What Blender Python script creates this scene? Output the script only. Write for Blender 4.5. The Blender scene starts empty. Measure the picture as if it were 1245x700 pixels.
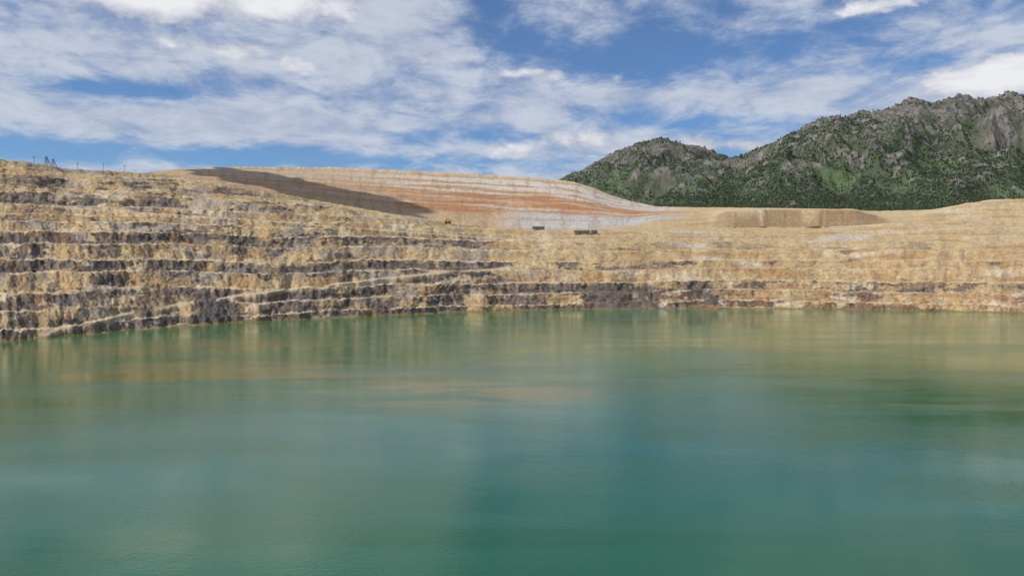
import bpy, math
import numpy as np
from mathutils import Vector
rng=np.random.default_rng(7)
F=1037.5; CX=622.5; HY=320.0; CH=60.0
# ---------------- noise ----------------
def _h(ix,iy,seed):
    n=(ix.astype(np.int64)*374761393+iy.astype(np.int64)*668265263+seed*974634777)&0xffffffff
    n=((n^(n>>13))*1274126177)&0xffffffff
    n=n^(n>>16)
    return n
def perlin(x,y,seed=0):
    x,y=np.broadcast_arrays(np.asarray(x,float),np.asarray(y,float))
    x0=np.floor(x);y0=np.floor(y);fx=x-x0;fy=y-y0
    ix=x0.astype(np.int64);iy=y0.astype(np.int64)
    def g(dx,dy):
        a=_h(ix+dx,iy+dy,seed).astype(float)*(2*math.pi/4294967296.0)
        return np.cos(a)*(fx-dx)+np.sin(a)*(fy-dy)
    sx=fx*fx*fx*(fx*(fx*6-15)+10);sy=fy*fy*fy*(fy*(fy*6-15)+10)
    a=g(0,0);b=g(1,0);c=g(0,1);d=g(1,1)
    return ((a+(b-a)*sx)+((c+(d-c)*sx)-(a+(b-a)*sx))*sy)*1.5
def fbm(x,y,o=4,seed=0,g=0.5):
    s=0;a=1;t=0
    for i in range(o):
        s=s+a*perlin(x*2**i+17.3*i,y*2**i-9.1*i,seed+i);t+=a;a*=g
    return s/t
def ridged(x,y,o=4,seed=0,g=0.5):
    s=0;a=1;t=0
    for i in range(o):
        s=s+a*(1-2*np.abs(perlin(x*2**i+7.3*i,y*2**i-3.1*i,seed+i)));t+=a;a*=g
    return s/t
def ss(a,b,x):
    t=np.clip((x-a)/(b-a),0,1);return t*t*(3-2*t)
def lerp(a,b,t): return a+(b-a)*t
def mixc(c,col,m):
    return c+(np.array(col)-c)*m[...,None]
def smooth(a,n):
    k=np.hanning(2*n+3)[1:-1];k/=k.sum()
    return np.convolve(np.pad(a,n,mode='edge'),k,mode='valid')
# ---------------- mesh helpers ----------------
def add_obj(name,me,mat=None,parent=None):
    o=bpy.data.objects.new(name,me);bpy.context.scene.collection.objects.link(o)
    if mat: me.materials.append(mat)
    if parent: o.parent=parent
    return o
def mesh_np(name,co,faces,k,col=None):
    me=bpy.data.meshes.new(name)
    me.vertices.add(len(co));me.vertices.foreach_set('co',co.astype(np.float32).ravel())
    n=len(faces);me.loops.add(n*k);me.loops.foreach_set('vertex_index',faces.astype(np.int32).ravel())
    me.polygons.add(n);me.polygons.foreach_set('loop_start',(np.arange(n)*k).astype(np.int32))
    me.update(calc_edges=True)
    if col is not None:
        at=me.attributes.new('Col','FLOAT_COLOR','POINT')
        c=np.ones((len(co),4),np.float32);c[:,:3]=col
        at.data.foreach_set('color',c.ravel())
    return me
def grid_mesh(name,X,Y,Z,col):
    R,C=X.shape
    co=np.stack([X,Y,Z],-1).reshape(-1,3)
    i=np.arange(R*C).reshape(R,C)
    f=np.stack([i[:-1,:-1],i[:-1,1:],i[1:,1:],i[1:,:-1]],-1).reshape(-1,4)
    return mesh_np(name,co,f,4,col.reshape(-1,3))
def nodes(mat):
    mat.use_nodes=True;nt=mat.node_tree;return nt,nt.nodes,nt.links
def ground_mat(name,scale,bump,var=0.35,rough=0.95,dist=1.0):
    m=bpy.data.materials.new(name);nt,N,L=nodes(m);b=N['Principled BSDF']
    b.inputs['Roughness'].default_value=rough;b.inputs['Specular IOR Level'].default_value=0.1
    at=N.new('ShaderNodeAttribute');at.attribute_name='Col'
    g=N.new('ShaderNodeNewGeometry')
    n=N.new('ShaderNodeTexNoise');n.inputs['Scale'].default_value=scale;n.inputs['Detail'].default_value=4;n.inputs['Roughness'].default_value=0.75
    L.new(g.outputs['Position'],n.inputs['Vector'])
    mr=N.new('ShaderNodeMapRange');mr.inputs[1].default_value=0.3;mr.inputs[2].default_value=0.7;mr.inputs[3].default_value=1-var;mr.inputs[4].default_value=1+var
    L.new(n.outputs['Fac'],mr.inputs[0])
    mx=N.new('ShaderNodeVectorMath');mx.operation='SCALE';L.new(at.outputs['Color'],mx.inputs[0]);L.new(mr.outputs[0],mx.inputs['Scale'])
    L.new(mx.outputs[0],b.inputs['Base Color'])
    if bump>0:
        bp=N.new('ShaderNodeBump');bp.inputs['Strength'].default_value=bump;bp.inputs['Distance'].default_value=dist
        L.new(n.outputs['Fac'],bp.inputs['Height']);L.new(bp.outputs[0],b.inputs['Normal'])
    return m
def plain(name,col,rough=0.7,metal=0):
    m=bpy.data.materials.new(name);nt,N,L=nodes(m);b=N['Principled BSDF']
    b.inputs['Roughness'].default_value=rough;b.inputs['Metallic'].default_value=metal
    n=N.new('ShaderNodeTexNoise');n.inputs['Scale'].default_value=2.0;n.inputs['Detail'].default_value=5
    mr=N.new('ShaderNodeMapRange');mr.inputs[3].default_value=0.75;mr.inputs[4].default_value=1.25;L.new(n.outputs['Fac'],mr.inputs[0])
    mx=N.new('ShaderNodeVectorMath');mx.operation='SCALE';mx.inputs[0].default_value=col;L.new(mr.outputs[0],mx.inputs['Scale'])
    L.new(mx.outputs[0],b.inputs['Base Color']);return m
# ---------------- pit terrain ----------------
C=1300
xs=np.linspace(-260,1500,C);u=(xs-CX)/F
def line(px,v,sm=18): return smooth(np.interp(xs,px,v),sm)
D=[];ZK=[]
D0=line([-320,-100,0,100,200,300,400,500,550,600,700,800,900,1000,1245,1560],[470,575,632,706,785,852,918,985,1028,1065,1092,1105,1112,1100,1005,850],14)
D0=D0+9*perlin(xs/45,0,3)+5*perlin(xs/17,0,4)
def K(Dv,yv=None,zv=None,sm=18):
    px=[-320,0,200,400,600,800,1000,1245,1560]
    d=line(px,Dv,sm)
    if yv is not None:
        y=line(yv[0],yv[1],8);z=CH+(HY-y)*d/F
    else: z=line(px,zv)
    D.append(d);ZK.append(z)
D.append(D0-70);ZK.append(np.full(C,-30.))
D.append(D0);ZK.append(np.full(C,-0.3))
px9=[-320,0,200,400,600,800,1000,1245,1560]
K([600,750,890,1012,1150,1195,1195,1100,950],(px9,[345,345,341,336,332,337,342,345,348]))
K([740,900,1010,1125,1270,1350,1350,1260,1090],(px9,[272,274,277,286,300,303,303,302,302]))
K([880,1050,1170,1290,1470,1560,1560,1470,1300],(px9,[225,236,242,254,277,281,281,278,277]))
K([1080,1250,1400,1500,1720,1780,1780,1680,1500],([-320,0,40,80,130,200,300,400,500,600,700,800,900,1000,1100,1245,1560],[170,193,198,204,207,212,228,246,264,277,279,279,277,277,270,267,262]))
K([1300,1480,1800,2000,2050,2000,1900,1800,1640],([-320,0,130,200,300,400,500,600,700,770,800,860,880,920,1040,1070,1110,1160,1200,1245,1560],[200,215,214,222,238,254,268,277,279,271,264,262,256,253,253,264,262,250,241,240,236]))
K([1500,1680,2150,2420,2450,2350,2100,2000,1900],([-320,0,130,190,215,300,400,500,560,600,640,680,700,720,745,770,800,870,1000,1110,1200,1245,1560],[215,222,214,209,206,204,204,208,210,213,215,218,221,228,238,245,251,252,254,259,243,242,240]))
K([2000,2200,2600,2850,2900,2900,2700,2600,2600],([-320,0,200,400,700,800,1000,1245,1560],[235,235,225,222,235,256,258,252,250]))
D.append(D[-1]+1500);ZK.append(ZK[-1]*0+170)
cnt=[6,190,210,150,120,60,200,14,6]
D=np.array(D);ZK=np.array(ZK)
for k in range(1,len(D)): D[k]=np.maximum(D[k],D[k-1]+40)
p=np.concatenate([k+np.arange(n)/n for k,n in enumerate(cnt)]+[[len(cnt)]])
kk=np.minimum(p.astype(int),len(cnt)-1);fr=(p-kk)[:,None]
Yb=D[kk]*(1-fr)+D[kk+1]*fr;Zb=ZK[kk]*(1-fr)+ZK[kk+1]*fr
P=np.repeat(p[:,None],C,1);XS=np.repeat(xs[None],len(p),0);U=(XS-CX)/F
A=XS*1.1
wall=ss(0.9,1.1,P)*(1-ss(8,8.5,P))
right=ss(560,760,XS);left=ss(650,250,XS)
# irregular benches : tall raveled lifts alternating with short rock cliffs
E=np.array([-60,-30,-2,7,20,33,50,62,80,95,108,118,131,152,162,184,194,216,226,250,270,290,310,340,380,420,500.])
RK=np.array([0,0,.75,.25,.95,.25,.95,.15,1.0,.35,-.1,-.1,.95,.05,.8,.15,.75,.15,.6,.3,.3,.3,.3,.3,.3,.3,.3])
warp=7*perlin(A/420,0,50)+4.0*perlin(A/150,Zb/80,51)+1.8*perlin(A/45,Zb/30,52)
far=ss(4.7,5.2,P)*(1-ss(6.9,7.0,P))
zz=Zb+warp
qi=np.clip(np.searchsorted(E,zz.ravel()).reshape(zz.shape)-1,0,len(E)-2)
e0=E[qi];hi=E[qi+1]-e0;f=(zz-e0)/hi;rki=RK[qi]
mz=ss(5.0,5.1,P)*(1-ss(5.9,6.0,P))*ss(850,900,XS)*(1-ss(1060,1100,XS))
c2=np.clip(ridged(A/62+.3*perlin(A/25,0,221),Zb/300,3,223,.6)*.9+.1,0,1)
g=perlin(A/210,Zb/200,9)*28*ss(1.05,2,P)+ridged(A/85,Zb/110,3,11)*14+ridged(A/26+fbm(A/60,Zb/30,2,31)*.5,Zb/40,3,21)*5.5+fbm(A/8,Zb/7,3,41)*2.6
Yv=Yb+g*wall*(1-0.5*far)-mz*c2*14
mtal=ss(-0.2,0.3,fbm(A/50+qi*7.7,qi*3.3+Zb/120,3,61)+0.26-0.62*rki+0.15*right*ss(2.4,3,P)+.3*ss(3.6,4.3,P))
sharp=np.where(f<0.34,f/0.34*0.04,np.where(f<0.60,0.04+(f-0.34)/0.26*0.26,0.30+(f-0.60)/0.40*0.70))
soft=np.where(f<0.26,f/0.26*0.04,0.04+(f-0.26)/0.74*0.96)
S=lerp(sharp,soft,mtal)
coll=ss(.05,.38,fbm(A/80,Zb/45,3,66)+.12*ss(3.6,4.3,P));S=lerp(S,f,coll*0.88)
Zt=e0+S*hi-warp*0.8
h2=27.0
q2=(Zb+warp*1.5)/h2;f2=q2-np.floor(q2)
S2=np.where(f2<0.25,f2/0.25*0.06,0.06+(f2-0.25)/0.75*0.94)
Zd=(np.floor(q2)+S2)*h2-warp*1.5
tst=wall*(1-ss(6.95,7.0,P))
Z=lerp(Zb,lerp(Zt,lerp(Zb,Zd,0.8),far),tst)
edge=ss(6.6,7.0,P)*(1-ss(7.0,7.5,P));Z=lerp(Z,Zb,edge*0.7)
edge=ss(4.9,5.0,P)*(1-ss(5.0,5.1,P));Z=lerp(Z,Zb,edge)
zr=np.interp(XS,[40,580,700],[3,52,60])
wr=ss(1,0.45,np.abs(Zb-zr+1.5*perlin(A/50,0,69))/4.2)*ss(30,70,XS)*(1-ss(600,660,XS))*(P<4)*ss(-.25,0,fbm(A/60,0,2,68))
Z=lerp(Z,zr+(Zb-zr)*.15,wr*0.85)
zr2=np.interp(XS,[-320,300,620,760],[150,118,100,98])
wr2=ss(1,0.5,np.abs(Zb-zr2)/3.0)*(1-ss(660,720,XS))*(P<5)*ss(-.4,-.1,fbm(A/90,0,2,67))
Z=lerp(Z,zr2,wr2*0.8)
rough_=(1-0.7*np.maximum(wr,wr2))*(1-.6*far)*(1-.35*right*ss(2,2.6,P))
Z=Z+wall*(fbm(A/14,Yv/14,4,71,.6)*3.2*rough_+fbm(A/4,Yv/5,2,75)*1.2*rough_)
Z=np.where(P<1.0,np.minimum(Z,-0.2),Z)
X=U*Yv
# colours
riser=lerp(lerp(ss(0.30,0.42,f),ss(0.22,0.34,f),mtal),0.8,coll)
n1=fbm(A/90,Zb/26,4,101);n2=fbm(A/26,Zb/9,4,111,0.6);n3=fbm(A/5,Zb/14,3,121,0.65)
n5=rng.normal(0,1,X.shape)
streak=fbm(A/9+.4*perlin(A/30,Zb/15,123),Zb/45,3,124,.6)
col=np.zeros(X.shape+(3,))+np.array([.44,.31,.16])
col=mixc(col,[.52,.415,.25],ss(-.1,.45,n2))
col=mixc(col,[.37,.22,.10],ss(-.05,.45,n1)*0.75)
col=mixc(col,[.57,.49,.36],ss(.15,.5,fbm(A/110,Zb/18,3,141))*0.85)
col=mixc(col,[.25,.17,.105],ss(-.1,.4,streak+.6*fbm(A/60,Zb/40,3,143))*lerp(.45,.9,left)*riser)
col=mixc(col,[.30,.275,.245],ss(.0,.35,fbm(A/60,Zb/14,4,145))*0.72*ss(900,500,XS))
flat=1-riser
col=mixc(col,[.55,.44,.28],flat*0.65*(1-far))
zone=0.56*ss(720,200,XS)+0.02
zone=zone+0.62*np.exp(-((XS-740)/130)**2)*(1-ss(1.7,2.1,P))+0.44*np.exp(-((XS-520)/160)**2)*(1-ss(2.2,2.8,P))
zone=zone+0.34*(XS>800)*(1-ss(1.5,2.0,P))+.22*(1-ss(1.2,1.7,P))
zone=zone*(1-ss(4.3,5.0,P)*.4)-.25*ss(3.2,4.0,P)*ss(150,350,XS)
zone=zone*(1-far)
patch=fbm(A/85,Zb/22,3,147)
lens=fbm(A/50,Zb/7,5,148,.6)
rm=np.clip(ss(.58,.82,zone*0.74+rki*0.42-0.12*mtal+lens*0.95+patch*0.95-ss(.05,.45,streak)*.25+n3*0.30+.10),0,1)*lerp(riser,1,.15)*(1-far)
rockc=np.zeros_like(col)+np.array([.125,.108,.100])
rockc=mixc(rockc,[.24,.19,.15],ss(-.05,.4,n3))
rockc=mixc(rockc,[.05,.044,.047],ss(.0,.3,fbm(A/7,Zb/5,3,151)))
rockc=mixc(rockc,[.24,.12,.06],ss(.1,.45,fbm(A/35,Zb/12,3,161))*0.5)
big=np.exp(-((XS-755)/60)**2)*(1-ss(1.6,1.95,P))+np.exp(-((XS-262)/30)**2)*(1-ss(1.45,1.8,P))+.75*np.exp(-((XS-860)/22)**2)*(1-ss(1.5,1.9,P))+.6*np.exp(-((XS-470)/60)**2)*(1-ss(1.2,1.5,P))
bigm=ss(.42,.62,big+n2*0.7+n3*.2)
rm=np.maximum(rm,bigm)
rockc=mixc(rockc,[.08,.073,.073],bigm*.55)
rm=rm*(P>0.95)*(1-np.maximum(wr,wr2)*0.9)
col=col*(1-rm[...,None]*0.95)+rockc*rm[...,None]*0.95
col=mixc(col,[.54,.45,.31],np.maximum(wr,wr2)*0.6)
low=(1-ss(1.4,1.9,P))
col=mixc(col,[.22,.105,.055],ss(-.03,.3,fbm(A/26,Zb/6,4,171,.6))*ss(800,880,XS)*low*0.75)
col=mixc(col,[.62,.58,.50],ss(.2,.4,fbm(A/18,Zb/12,3,175))*np.exp(-((XS-820)/45)**2)*low*0.8)
pl=right*ss(2.9,3.3,P)
col=mixc(col,[.49,.375,.21],pl*0.5)
col=mixc(col,[.44,.42,.38],ss(.12,.38,fbm(A/150,Zb/6,4,181))*pl*0.75)
col=mixc(col,[.35,.195,.09],ss(.12,.38,fbm(A/110,Zb/5,4,185))*right*0.6)
# front-rim talus fans
fan=ss(4.0,4.3,P)*(1-ss(5.0,5.02,P))*ss(380,450,XS)*(1-ss(620,680,XS))
cone=np.abs(((A/58+.35*perlin(A/90,0,211))%1)*2-1)
vf=np.clip(P-4.0,0,1)
col=mixc(col,[.55,.42,.23],fan*.7)
col=mixc(col,[.20,.13,.08],fan*ss(.0,.25,cone*.75+.15*n3-vf)*.85)  # shade at the foot of the fans, painted as dark brown colour
# dump stripes
v=(Zb-ZK[6])/(np.maximum(ZK[7]-ZK[6],20));v=v+0.04*n1+0.025*n2
dm=ss(5.6,6.0,P)*(1-ss(7.0,7.05,P))*ss(180,260,XS)*(1-ss(790,850,XS))
dc=np.zeros_like(col)+np.array([.45,.32,.20])
rr=ss(400,560,XS)
dc=mixc(dc,[.42,.26,.155],rr*ss(.15,.25,v)*(1-ss(.6,.68,v))*.75)
brk=ss(.32,-.08,fbm(A/60,Zb/7,4,191,.6))
oc=np.array([.37,.18,.09])
for (va,vb,am) in ((.24,.34,.95),(.39,.47,1),(.51,.60,.85),(.66,.69,.6),(.78,.80,.6)):
    dc=mixc(dc,oc*(1.05 if va<.45 else .95),ss(va-.015,va+.015,v)*(1-ss(vb-.015,vb+.015,v))*lerp(.4,1,rr)*brk*am)
for (va,vb,am) in ((.355,.38,.6),(.485,.50,.4),(.615,.65,.8),(.70,.77,.85),(.81,.90,.9)):
    dc=mixc(dc,[.53,.50,.46],ss(va-.01,va+.01,v)*(1-ss(vb-.01,vb+.01,v))*lerp(.3,.95,rr)*am)
gz=ss(590,640,XS)
dc=mixc(dc,[.41,.405,.395],ss(.34,.24,v)*gz*ss(.6,0,n2)*.95)
dc=mixc(dc,[.36,.19,.10],np.exp(-((v-.17)/.02)**2)*gz*.6)
dc=mixc(dc,[.50,.47,.43],ss(690,730,XS)*ss(-.2,.2,fbm(A/200,Zb/6,3,195))*ss(.5,.7,v)*.8)
dc=mixc(dc,[.54,.43,.28],ss(.93,.98,v)*0.8)
dc=mixc(dc,[.25,.18,.12],ss(.05,.45,fbm(A/9,Zb/60,3,197))*.4)
col=col*(1-dm[...,None])+dc*dm[...,None]
# mounds on the right plateau
vm=np.clip(P-5,0,1)
col=mixc(col,[.25,.165,.095],mz*ss(-.05,.40,(1-c2)*1.1-.45*vm+.4*perlin(A/50,0,222)+.2*n3+.15)*.8)
col=mixc(col,[.52,.41,.235],ss(5.95,6.0,P)*ss(840,900,XS)*0.8)
mz2=ss(5.0,5.1,P)*(1-ss(5.9,6.0,P))*ss(1100,1150,XS)
col=mixc(col,[.34,.24,.14],mz2*ss(.1,.5,1-c2-.3*vm)*.5)
col=mixc(col,[.20,.145,.065],ss(2.4,0.8,Z)*0.8)
col=col*(1+0.09*n5*wall)[...,None]
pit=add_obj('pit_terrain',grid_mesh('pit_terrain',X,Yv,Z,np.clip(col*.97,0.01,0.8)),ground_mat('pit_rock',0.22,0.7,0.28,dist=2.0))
gx=np.linspace(-500,500,120);gy=np.linspace(-300,100,60)
GX,GY=np.meshgrid(gx,gy)
GZ=np.interp(GY,[-300,0,6,100],[62,58,57,-12])+fbm(GX/30,GY/30,4,301)*3*ss(-2,20,np.abs(GY)+np.abs(GX)*0.1)
add_obj('near_bank',grid_mesh('near_bank',GX,GY,GZ,np.zeros(GX.shape+(3,))+np.array([.38,.28,.15])),pit.data.materials[0])
# ---------------- mountains ----------------
fc=[]
def mountain(name,x0,x1,crest,Dc,Db,yb,seed,nx=900,ny=330):
    mx=np.linspace(x0,x1,nx);cy=smooth(np.interp(mx,crest[0],crest[1]),4)
    dc=Dc+180*perlin(mx/120,0,seed)
    zc=CH+(HY-cy)*dc/F
    zb=CH+(HY-yb)*Db/F
    t=np.concatenate([np.linspace(0,1,ny),1+np.linspace(0,.35,30)[1:]])[:,None]
    Yg=Db+(dc[None]-Db)*t
    Xg=(mx[None]-CX)/F*Yg
    prof=np.where(t<=1,0.25*t+0.75*t**1.55,1-(t-1)*1.2)
    zg=zb+(zc[None]-zb)*prof
    wx=fbm(Xg/900,Yg/900,2,seed+5)*0.6
    sp=ridged(Xg/560+wx,Yg/1500+wx,5,seed+1,0.5)-0.25
    amp=280*np.clip(np.minimum(t*2.2,(1-t)*2.4+0.05),0,1)
    ampn=amp*(np.clip((zc[None]-zb)/700,0.1,1.2))
    zg=zg+sp*ampn
    zg=zg+ridged(Xg/170,Yg/170,4,seed+9)*22*np.clip(t*3,0,1)+fbm(Xg/40,Yg/40,3,seed+15)*9*np.clip(t*3,0.1,1)
    zg=zg+np.maximum(ridged(Xg/50,Yg/60,3,seed+19)-0.1,0)*24*ss(.78,1,t)
    nA=fbm(Xg/260,Yg/420,4,seed+20);nB=fbm(Xg/70,Yg/90,4,seed+25,0.6);nC=fbm(Xg/22,Yg/22,2,seed+28)
    hgt=np.clip((zg-zb)/900,0,1)
    c=np.zeros(Xg.shape+(3,))+np.array([.070,.086,.044])
    c=mixc(c,[.095,.115,.052],ss(0,.4,nB))
    c=mixc(c,[.145,.128,.10],ss(.0,.35,nA+0.2*nB+(hgt-.5)*0.5)*.85)
    rock=ss(.06,.34,nB*1.1+0.7*nC+(hgt-0.5)*0.6+0.3*sp)
    c=mixc(c,[.215,.185,.175],rock*.95)
    c=mixc(c,[.10,.09,.09],ss(.1,.4,nC)*rock)
    c=mixc(c,[.10,.145,.055],ss(.1,.35,fbm(Xg/150,Yg/200,3,seed+33))*ss(.6,.1,hgt)*0.7)
    c=c*.93+np.array([.005,.008,.014])  # slight bluish distance haze painted into the slope colour
    add_obj(name,grid_mesh(name,Xg,Yg,zg,c),mmat)
    dens=ss(-.25,.3,-nA+0.6*nB-(hgt-.4)*0.6+.08)*(1-rock*0.85)+.05
    w=(dens*Yg*(t<1.02)).ravel();w/=w.sum()
    fc.append((Xg.ravel(),Yg.ravel(),zg.ravel(),w))
mmat=ground_mat('mountain_slope',0.04,0.8,0.4,dist=9.0)
mountain('mountain',690,1650,([690,800,850,880,905,930,960,1000,1030,1045,1075,1100,1115,1135,1165,1180,1195,1225,1245,1320,1400,1650],
    [262,243,214,200,194,182,168,150,146,141,139,127,125,130,120,122,126,118,123,130,140,190]),4700,2900,256,400)
mountain('hill',600,1120,([600,660,700,730,750,775,790,800,820,840,865,885,900,950,1120],[262,232,215,199,189,178,177,173,178,181,188,196,199,215,250]),5400,3300,258,500,600,240)
VX=[];VF=[];VC=[];off=0
for (fx,fy,fz,w),n in zip(fc,(68000,20000)):
    idx=rng.choice(len(w),n,p=w)
    cx=fx[idx]+rng.uniform(-3,3,n);cy=fy[idx]+rng.uniform(-3,3,n);cz=fz[idx]-1.5
    hh=rng.uniform(5,12,n);r=hh*rng.uniform(.26,.44,n)
    ang=rng.uniform(0,6.28,n);k=5
    a=ang[:,None]+np.arange(k)[None]*2*math.pi/k
    rj=r[:,None]*rng.uniform(.7,1.25,(n,k))
    base=np.stack([cx[:,None]+np.cos(a)*rj,cy[:,None]+np.sin(a)*rj,np.repeat((cz+hh*.1)[:,None],k,1)+rng.uniform(0,1.5,(n,k))],-1)
    top=np.stack([cx,cy,cz+hh],-1)[:,None]
    v_=np.concatenate([base,top],1)
    b=(off+np.arange(n)*(k+1))[:,None]
    tri=np.stack([np.stack([b[:,0]+i,b[:,0]+(i+1)%k,b[:,0]+k],-1) for i in range(k)],1)
    cc=np.array([.031,.043,.027])*rng.uniform(.6,1.5,(n,1));m=rng.random((n,1))<.14
    cc=np.where(m,np.array([.060,.085,.034]),cc)
    VX.append(v_.reshape(-1,3));VF.append(tri.reshape(-1,3));VC.append(np.repeat(cc,k+1,0));off+=n*(k+1)
me=mesh_np('forest',np.concatenate(VX),np.concatenate(VF),3,np.concatenate(VC))
add_obj('forest',me,ground_mat('conifer_foliage',0.5,0.0,0.3))
# ---------------- ground to horizon ----------------
me=bpy.data.meshes.new('ground');R=60000
me.from_pydata([(-R,-R,-32),(R,-R,-32),(R,R,-32),(-R,R,-32)],[],[(0,1,2,3)])
add_obj('ground',me,plain('valley_soil',(.2,.17,.1),0.95))
# ---------------- water ----------------
me=bpy.data.meshes.new('lake_water')
me.from_pydata([(-2500,20,0),(2500,20,0),(2500,1400,0),(-2500,1400,0)],[],[(0,1,2,3)])
m=bpy.data.materials.new('mineral_water');nt,N,L=nodes(m);b=N['Principled BSDF']
geo=N.new('ShaderNodeNewGeometry')
def noise(vec,scale,detail=4,rough=.5,dist=0,sc=(1,1,1)):
    mp=N.new('ShaderNodeMapping');mp.inputs['Scale'].default_value=sc;L.new(vec,mp.inputs['Vector'])
    n=N.new('ShaderNodeTexNoise');n.inputs['Scale'].default_value=scale;n.inputs['Detail'].default_value=detail
    n.inputs['Roughness'].default_value=rough;n.inputs['Distortion'].default_value=dist;L.new(mp.outputs[0],n.inputs['Vector']);return n.outputs['Fac']
def mrange(v,a,b_,c=0,d=1,smoo=True):
    r=N.new('ShaderNodeMapRange');r.interpolation_type='SMOOTHSTEP' if smoo else 'LINEAR'
    for i,x in enumerate((a,b_,c,d)): r.inputs[i+1].default_value=x
    L.new(v,r.inputs[0]);return r.outputs[0]
def mth(op,a,b_=None,clamp=False):
    x=N.new('ShaderNodeMath');x.operation=op;x.use_clamp=clamp
    for i,s in enumerate((a,b_)):
        if s is None: continue
        if isinstance(s,(int,float)): x.inputs[i].default_value=s
        else: L.new(s,x.inputs[i])
    return x.outputs[0]
def mixn(f_,a,b_):
    x=N.new('ShaderNodeMix');x.data_type='RGBA'
    if isinstance(f_,(int,float)): x.inputs[0].default_value=f_
    else: L.new(f_,x.inputs[0])
    for i,s in ((6,a),(7,b_)):
        if isinstance(s,tuple): x.inputs[i].default_value=(*s,1)
        else: L.new(s,x.inputs[i])
    return x.outputs[2]
pos=geo.outputs['Position']
sx=N.new('ShaderNodeSeparateXYZ');L.new(pos,sx.inputs[0])
big=noise(pos,0.010,4,.55,.8,(.7,1.3,1))
c=mixn(mrange(big,.35,.65),(.014,.088,.024),(.016,.105,.048))
c=mixn(mrange(sx.outputs[1],240,800,0,.9),c,(.052,.165,.062))
lf=mth('SUBTRACT',mth('MULTIPLY',sx.outputs[1],.35),sx.outputs[0])
c=mixn(mrange(mth('ADD',lf,mth('MULTIPLY',mth('SUBTRACT',big,.5),700)),230,620,0,.55),c,(.085,.150,.035))
str_=noise(pos,0.016,5,.6,1.2,(.4,1.3,1))
def gauss(cx,cy,rx,ry):
    s=N.new('ShaderNodeVectorMath');s.operation='SUBTRACT';L.new(pos,s.inputs[0]);s.inputs[1].default_value=(cx,cy,0)
    s2=N.new('ShaderNodeVectorMath');s2.operation='MULTIPLY';L.new(s.outputs[0],s2.inputs[0]);s2.inputs[1].default_value=(1/rx,1/ry,0)
    d=N.new('ShaderNodeVectorMath');d.operation='DOT_PRODUCT';L.new(s2.outputs[0],d.inputs[0]);L.new(s2.outputs[0],d.inputs[1])
    return mth('POWER',2.718,mth('MULTIPLY',d.outputs['Value'],-1.0))
scum=mth('ADD',gauss(-165,470,85,50),gauss(-38,400,75,50))
scum=mth('ADD',scum,mth('MULTIPLY',gauss(-260,600,160,90),.7))
sm_=mth('MULTIPLY',mrange(mth('ADD',mth('MULTIPLY',scum,.18),str_),.56,.68,0,.8),mrange(scum,.1,.6,0,1))
c=mixn(sm_,c,(.15,.15,.040))
# dark teal streaks of clearer water beside the scum
s2_=noise(pos,0.020,5,.6,1.0,(.35,1.6,1))
c=mixn(mth('MULTIPLY',mrange(s2_,.56,.66,0,.6),mrange(mth('ADD',gauss(30,470,220,90),gauss(-250,480,120,60)),.1,.7,0,1)),c,(.010,.095,.070))
L.new(c,b.inputs['Base Color'])
b.inputs['IOR'].default_value=1.35
rgh=mrange(noise(pos,0.010,4,.6,.8,(.5,1.5,1)),.38,.62,.05,.14);L.new(rgh,b.inputs['Roughness'])
w1=noise(pos,0.9,3,.6,.2,(.7,1.2,1));w2=noise(pos,0.12,2,.5,0,(.8,1.2,1))
wp=mrange(noise(pos,0.014,3,.5,.5,(.5,1.4,1)),.4,.62,.12,.36)
hh_=mth('ADD',mth('MULTIPLY',w1,wp),mth('MULTIPLY',w2,.20))
bp=N.new('ShaderNodeBump');bp.inputs['Strength'].default_value=.6;bp.inputs['Distance'].default_value=.30
L.new(hh_,bp.inputs['Height']);L.new(bp.outputs[0],b.inputs['Normal'])
add_obj('lake_water',me,m)
# ---------------- sun ----------------
sd=Vector((-.70,-.26,.72)).normalized()
sun=bpy.data.lights.new('sun','SUN');sun.energy=4.0;sun.angle=math.radians(.5);sun.color=(1,.95,.87)
so=bpy.data.objects.new('sun',sun);bpy.context.scene.collection.objects.link(so)
so.rotation_euler=sd.to_track_quat('Z','Y').to_euler()
# ---------------- clouds casting the shadows ----------------
cm=plain('cloud_white',(.8,.8,.82),1.0)
def cloud(tx,ty,tz,alt,rx,ry,seed,rz=0):
    tt=(alt-tz)/sd.z
    cen=Vector((tx,ty,tz))+sd*tt
    bpy.ops.mesh.primitive_ico_sphere_add(subdivisions=6,radius=1)
    o=bpy.context.object;o.name='cloud';o.data.name='cloud';me=o.data
    co=np.zeros(len(me.vertices)*3);me.vertices.foreach_get('co',co);co=co.reshape(-1,3)
    r=1+.6*fbm(co[:,0]*1.6+seed,co[:,1]*1.6+co[:,2],4,seed)+.45*fbm(co[:,0]*5+seed,co[:,1]*5+co[:,2]*3,4,seed,.65)
    co=co*r[:,None]*np.array([rx,ry,min(rx,ry)*.45]);co[:,2]=np.where(co[:,2]<0,co[:,2]*.35,co[:,2])
    me.vertices.foreach_set('co',co.ravel());me.update()
    me.materials.append(cm);o.location=cen;o.rotation_euler[2]=rz
cloud(-530,2130,250,1300,230,100,3,-.3)
cloud(-420,1900,210,1300,90,50,5,-.3)
cloud(-190,1740,130,1200,130,45,8)
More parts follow.
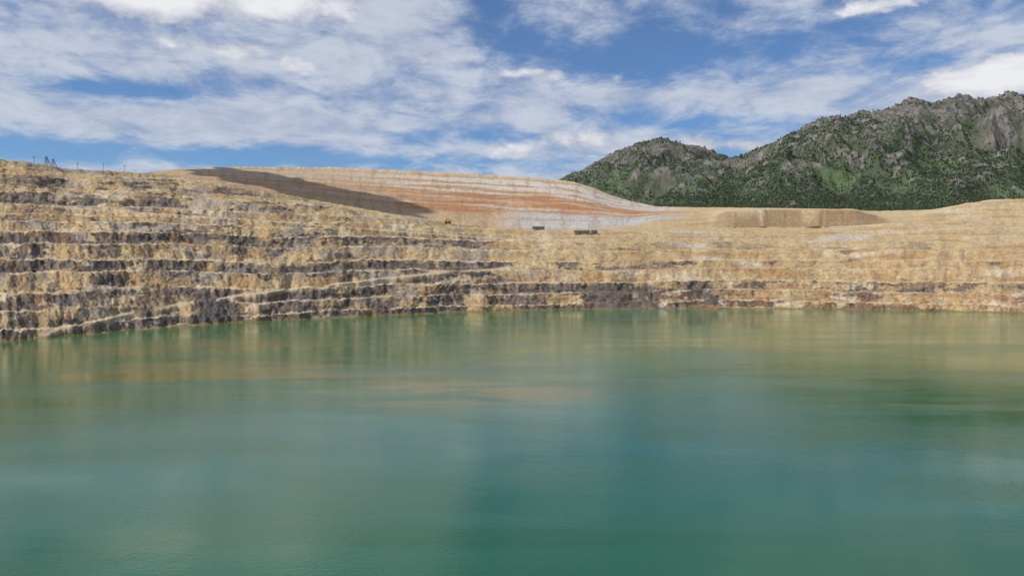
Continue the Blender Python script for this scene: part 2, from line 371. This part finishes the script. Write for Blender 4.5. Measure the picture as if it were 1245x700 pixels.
# ---------------- sky ----------------
W=bpy.data.worlds.new('World');bpy.context.scene.world=W;W.use_nodes=True
nt=W.node_tree;N=nt.nodes;L=nt.links
bg=N['Background'];bg.inputs['Strength'].default_value=0.093
sky=N.new('ShaderNodeTexSky');sky.sky_type='NISHITA';sky.sun_disc=False
sky.sun_elevation=math.asin(sd.z);sky.sun_rotation=math.atan2(sd.x,sd.y)%(2*math.pi);sky.altitude=1700;sky.air_density=1.0;sky.dust_density=.5;sky.ozone_density=2
tc=N.new('ShaderNodeTexCoord');sp=N.new('ShaderNodeSeparateXYZ');L.new(tc.outputs['Generated'],sp.inputs[0])
dx,dy,dz=sp.outputs
zz_=mth('ADD',mth('MAXIMUM',dz,0.0),.09)
cb=N.new('ShaderNodeCombineXYZ');L.new(mth('DIVIDE',dx,zz_),cb.inputs[0]);L.new(mth('DIVIDE',dy,zz_),cb.inputs[1])
az=mth('ARCTAN2',dx,dy);el=mth('ARCSINE',dz)
ae=N.new('ShaderNodeCombineXYZ');L.new(az,ae.inputs[0]);L.new(el,ae.inputs[1]);aev=ae.outputs[0]
def blob(x,y,sx_,sy_,amp):
    a=math.atan((x-CX)/F);e=math.atan((HY-y)/F*math.cos(a))
    s=N.new('ShaderNodeVectorMath');s.operation='SUBTRACT';L.new(aev,s.inputs[0]);s.inputs[1].default_value=(a,e,0)
    s2=N.new('ShaderNodeVectorMath');s2.operation='MULTIPLY';L.new(s.outputs[0],s2.inputs[0]);s2.inputs[1].default_value=(F/sx_,F/sy_,0)
    d=N.new('ShaderNodeVectorMath');d.operation='DOT_PRODUCT';L.new(s2.outputs[0],d.inputs[0]);L.new(s2.outputs[0],d.inputs[1])
    return mth('MULTIPLY',mth('POWER',2.718,mth('MULTIPLY',d.outputs['Value'],-1.0)),amp)
def blobs(l):
    o=None
    for q_ in l:
        v_=blob(*q_);o=v_ if o is None else mth('ADD',o,v_)
    return o
pv=cb.outputs[0]
n1_=noise(pv,.8,5,.60,.3,(1,.8,1));n2_=noise(pv,2.6,6,.66,.4,(1.2,.8,1));n3_=noise(aev,11,7,.62,.3,(1,2.6,1))
ci=blobs([(150,110,90,11,-.24),(250,190,300,11,-.26),(740,68,170,26,-.17),(640,45,60,20,-.08),(870,20,70,14,-.10),(560,165,100,10,-.14),(960,62,80,20,-.10),(850,150,120,9,-.13),(1110,80,50,16,-.12),
 (300,150,320,22,.10),(70,50,160,50,.08),(480,50,120,50,.05),(1150,50,130,30,.06),(760,120,260,12,.10),(650,-70,200,60,-.22),(330,-25,130,40,.15)])
dens=mth('ADD',mth('ADD',mth('MULTIPLY',n1_,.5),mth('MULTIPLY',n2_,.5)),ci)
dens=mth('ADD',dens,mth('MULTIPLY',mth('SUBTRACT',n3_,.5),.34))
cir=mrange(dens,.34,.58,0.05,.92)
skyc=N.new('ShaderNodeVectorMath');skyc.operation='MULTIPLY';L.new(sky.outputs[0],skyc.inputs[0]);skyc.inputs[1].default_value=(.60,.84,1.10)
c1=mixn(mrange(mth('ADD',mth('MULTIPLY',n2_,.5),mth('MULTIPLY',n3_,.5)),.38,.62),(4.4,5.0,6.4),(6.4,6.9,7.9))
c=mixn(cir,skyc.outputs[0],c1)
cu=blobs([(270,4,200,24,.60),(285,62,70,12,.44),(365,88,36,10,.42),(650,92,80,10,.42),(530,72,40,12,.34),(740,100,40,9,.3),(690,172,110,16,.44),(620,190,60,10,.3),(1190,104,90,20,.6),(1235,75,50,18,.4),(880,178,80,12,.42),(1050,12,80,16,.42),(470,185,60,7,.3),(60,20,60,12,.2),(360,-30,80,30,.7),(180,-20,50,30,.7),(500,-90,60,30,.5)])
n4_=noise(aev,17,7,.60,.2,(1,1.7,1))
cud=mth('ADD',cu,mth('MULTIPLY',mth('SUBTRACT',n4_,.5),1.3))
cum=mrange(cud,.24,.46,0,1)
c2=mixn(mrange(mth('ADD',mth('MULTIPLY',cud,.6),mth('MULTIPLY',n3_,.9)),.52,.95),(4.7,5.1,6.2),(9.0,9.1,9.4))
c=mixn(cum,c,c2)
L.new(c,bg.inputs['Color'])
# ---------------- small mine structures ----------------
steel=plain('rusty_steel',(.10,.07,.055),.6);grey=plain('weathered_metal',(.22,.21,.2),.5);roofm=plain('roof_sheet',(.09,.07,.06),.5);yel=plain('truck_yellow',(.55,.33,.04),.5);blk=plain('tyre_rubber',(.02,.02,.02),.9)
def box(name,loc,size,mat,par,rot=(0,0,0),taper=1.0):
    sx_,sy_,sz_=[s/2 for s in size]
    v_=[(-sx_,-sy_,-sz_),(sx_,-sy_,-sz_),(sx_,sy_,-sz_),(-sx_,sy_,-sz_)]+[(a*taper,b2*taper,sz_) for a,b2 in((-sx_,-sy_),(sx_,-sy_),(sx_,sy_),(-sx_,sy_))]
    me=bpy.data.meshes.new(name);me.from_pydata(v_,[],[(3,2,1,0),(4,5,6,7),(0,1,5,4),(1,2,6,5),(2,3,7,6),(3,0,4,7)])
    o=add_obj(name,me,mat,par);o.location=loc;o.rotation_euler=rot;return o
def beam(name,a,b2,t,mat,par):
    a=Vector(a);b2=Vector(b2);d=b2-a
    return box(name,(a+b2)/2,(t,t,d.length),mat,par,d.to_track_quat('Z','Y').to_euler())
def empty(name,loc,rz=0):
    o=bpy.data.objects.new(name,None);bpy.context.scene.collection.objects.link(o);o.location=loc;o.rotation_euler[2]=rz;return o
def surf(x,prow):
    c_=int(np.argmin(np.abs(xs-x)));r_=int(np.argmin(np.abs(p-prow)));return (X[r_,c_],Yv[r_,c_],Z[r_,c_])
def headframe(x,s=1):
    e=empty('mine_headframe',surf(x,5.0));e.scale=(s,s,s)
    for i,(a,b2) in enumerate(((-3,-3),(3,-3),(3,3),(-3,3))): beam('leg_%d'%i,(a,b2,-2),(a*.5,b2*.5,20),.7,steel,e)
    beam('backleg_1',(12,-2,-2),(1.5,-1,19),.8,steel,e);beam('backleg_2',(12,2,-2),(1.5,1,19),.8,steel,e)
    for j,z_ in enumerate((5,10,15)):
        w_=3*(1-z_/40);beam('brace_%d'%j,(-w_,-w_,z_),(w_,-w_,z_+3),.4,steel,e);beam('girt_%d'%j,(-w_,-w_,z_),(w_,-w_,z_),.4,steel,e)
    box('sheave_deck',(0,0,20),(5,5,.6),steel,e);box('crown',(0,0,22),(3,2.5,2.5),steel,e,taper=.5)
headframe(58,.6);headframe(66,.5)
def pole(x,pr):
    e=empty('utility_pole',surf(x,pr));beam('post',(0,0,-1),(0,0,11),.4,steel,e);beam('crossarm',(-2,0,10),(2,0,10),.3,steel,e);beam('crossarm_lower',(-1.6,0,8.8),(1.6,0,8.8),.25,steel,e)
for x_ in (44,96,127,153): pole(x_,5.0)
def shed(x,pr,w_,d_,h_):
    e=empty('mine_shed',surf(x,pr),.15);box('walls',(0,0,h_/2),(w_,d_,h_+2),grey,e)
    me=bpy.data.meshes.new('roof');a=w_/2+.6;b2=d_/2+.6
    me.from_pydata([(-a,-b2,h_+1),(a,-b2,h_+1),(a,b2,h_+1),(-a,b2,h_+1),(-a,0,h_+3.2),(a,0,h_+3.2)],[],[(0,1,5,4),(2,3,4,5),(0,4,3),(1,2,5),(3,2,1,0)])
    add_obj('roof',me,roofm,e);box('door',(-w_*.2,-d_/2-.03,h_*.38),(3.2,.06,h_*.75),roofm,e);box('window',(w_*.25,-d_/2-.03,h_*.6),(2,.06,1.2),blk,e)
shed(655,4.0,20,10,4.5);shed(708,3.75,26,10,3);shed(722,3.75,9,8,4)
def truck(x,pr,rz):
    e=empty('haul_truck',surf(x,pr),rz)
    box('chassis',(0,0,2.2),(10,4,1),blk,e);box('dump_bed',(-1.2,0,4.6),(8,6,3),yel,e,(0,.08,0),1.12);box('canopy',(3.6,0,6.3),(3,5.6,.3),yel,e);box('cab',(4,1,4.4),(2,2,2.4),yel,e);box('windshield',(5.03,1,4.8),(.06,1.7,1.1),blk,e);box('grille',(5.2,0,2.9),(.8,4,2.2),yel,e)
    for i,(a,b2) in enumerate(((3.4,-2.4),(3.4,2.4),(-2.6,-2.4),(-2.6,2.4))):
        bpy.ops.mesh.primitive_cylinder_add(radius=1.6,depth=1.3,vertices=20,location=(a,b2,1.5),rotation=(math.pi/2,0,0));o=bpy.context.object;o.name='wheel_%d'%i;o.data.materials.append(blk);o.parent=e
truck(545,4.0,3.0)
# ---------------- camera ----------------
cam=bpy.data.cameras.new('camera');cam.lens=30;cam.sensor_width=36;cam.clip_end=120000;cam.clip_start=.5
co_=bpy.data.objects.new('camera',cam);bpy.context.scene.collection.objects.link(co_)
co_.location=(0,0,CH);co_.rotation_euler=(math.radians(90)-math.atan(30/F),0,0)
bpy.context.scene.camera=co_
vs=bpy.context.scene.view_settings;vs.view_transform='Standard';vs.look='None';vs.exposure=0
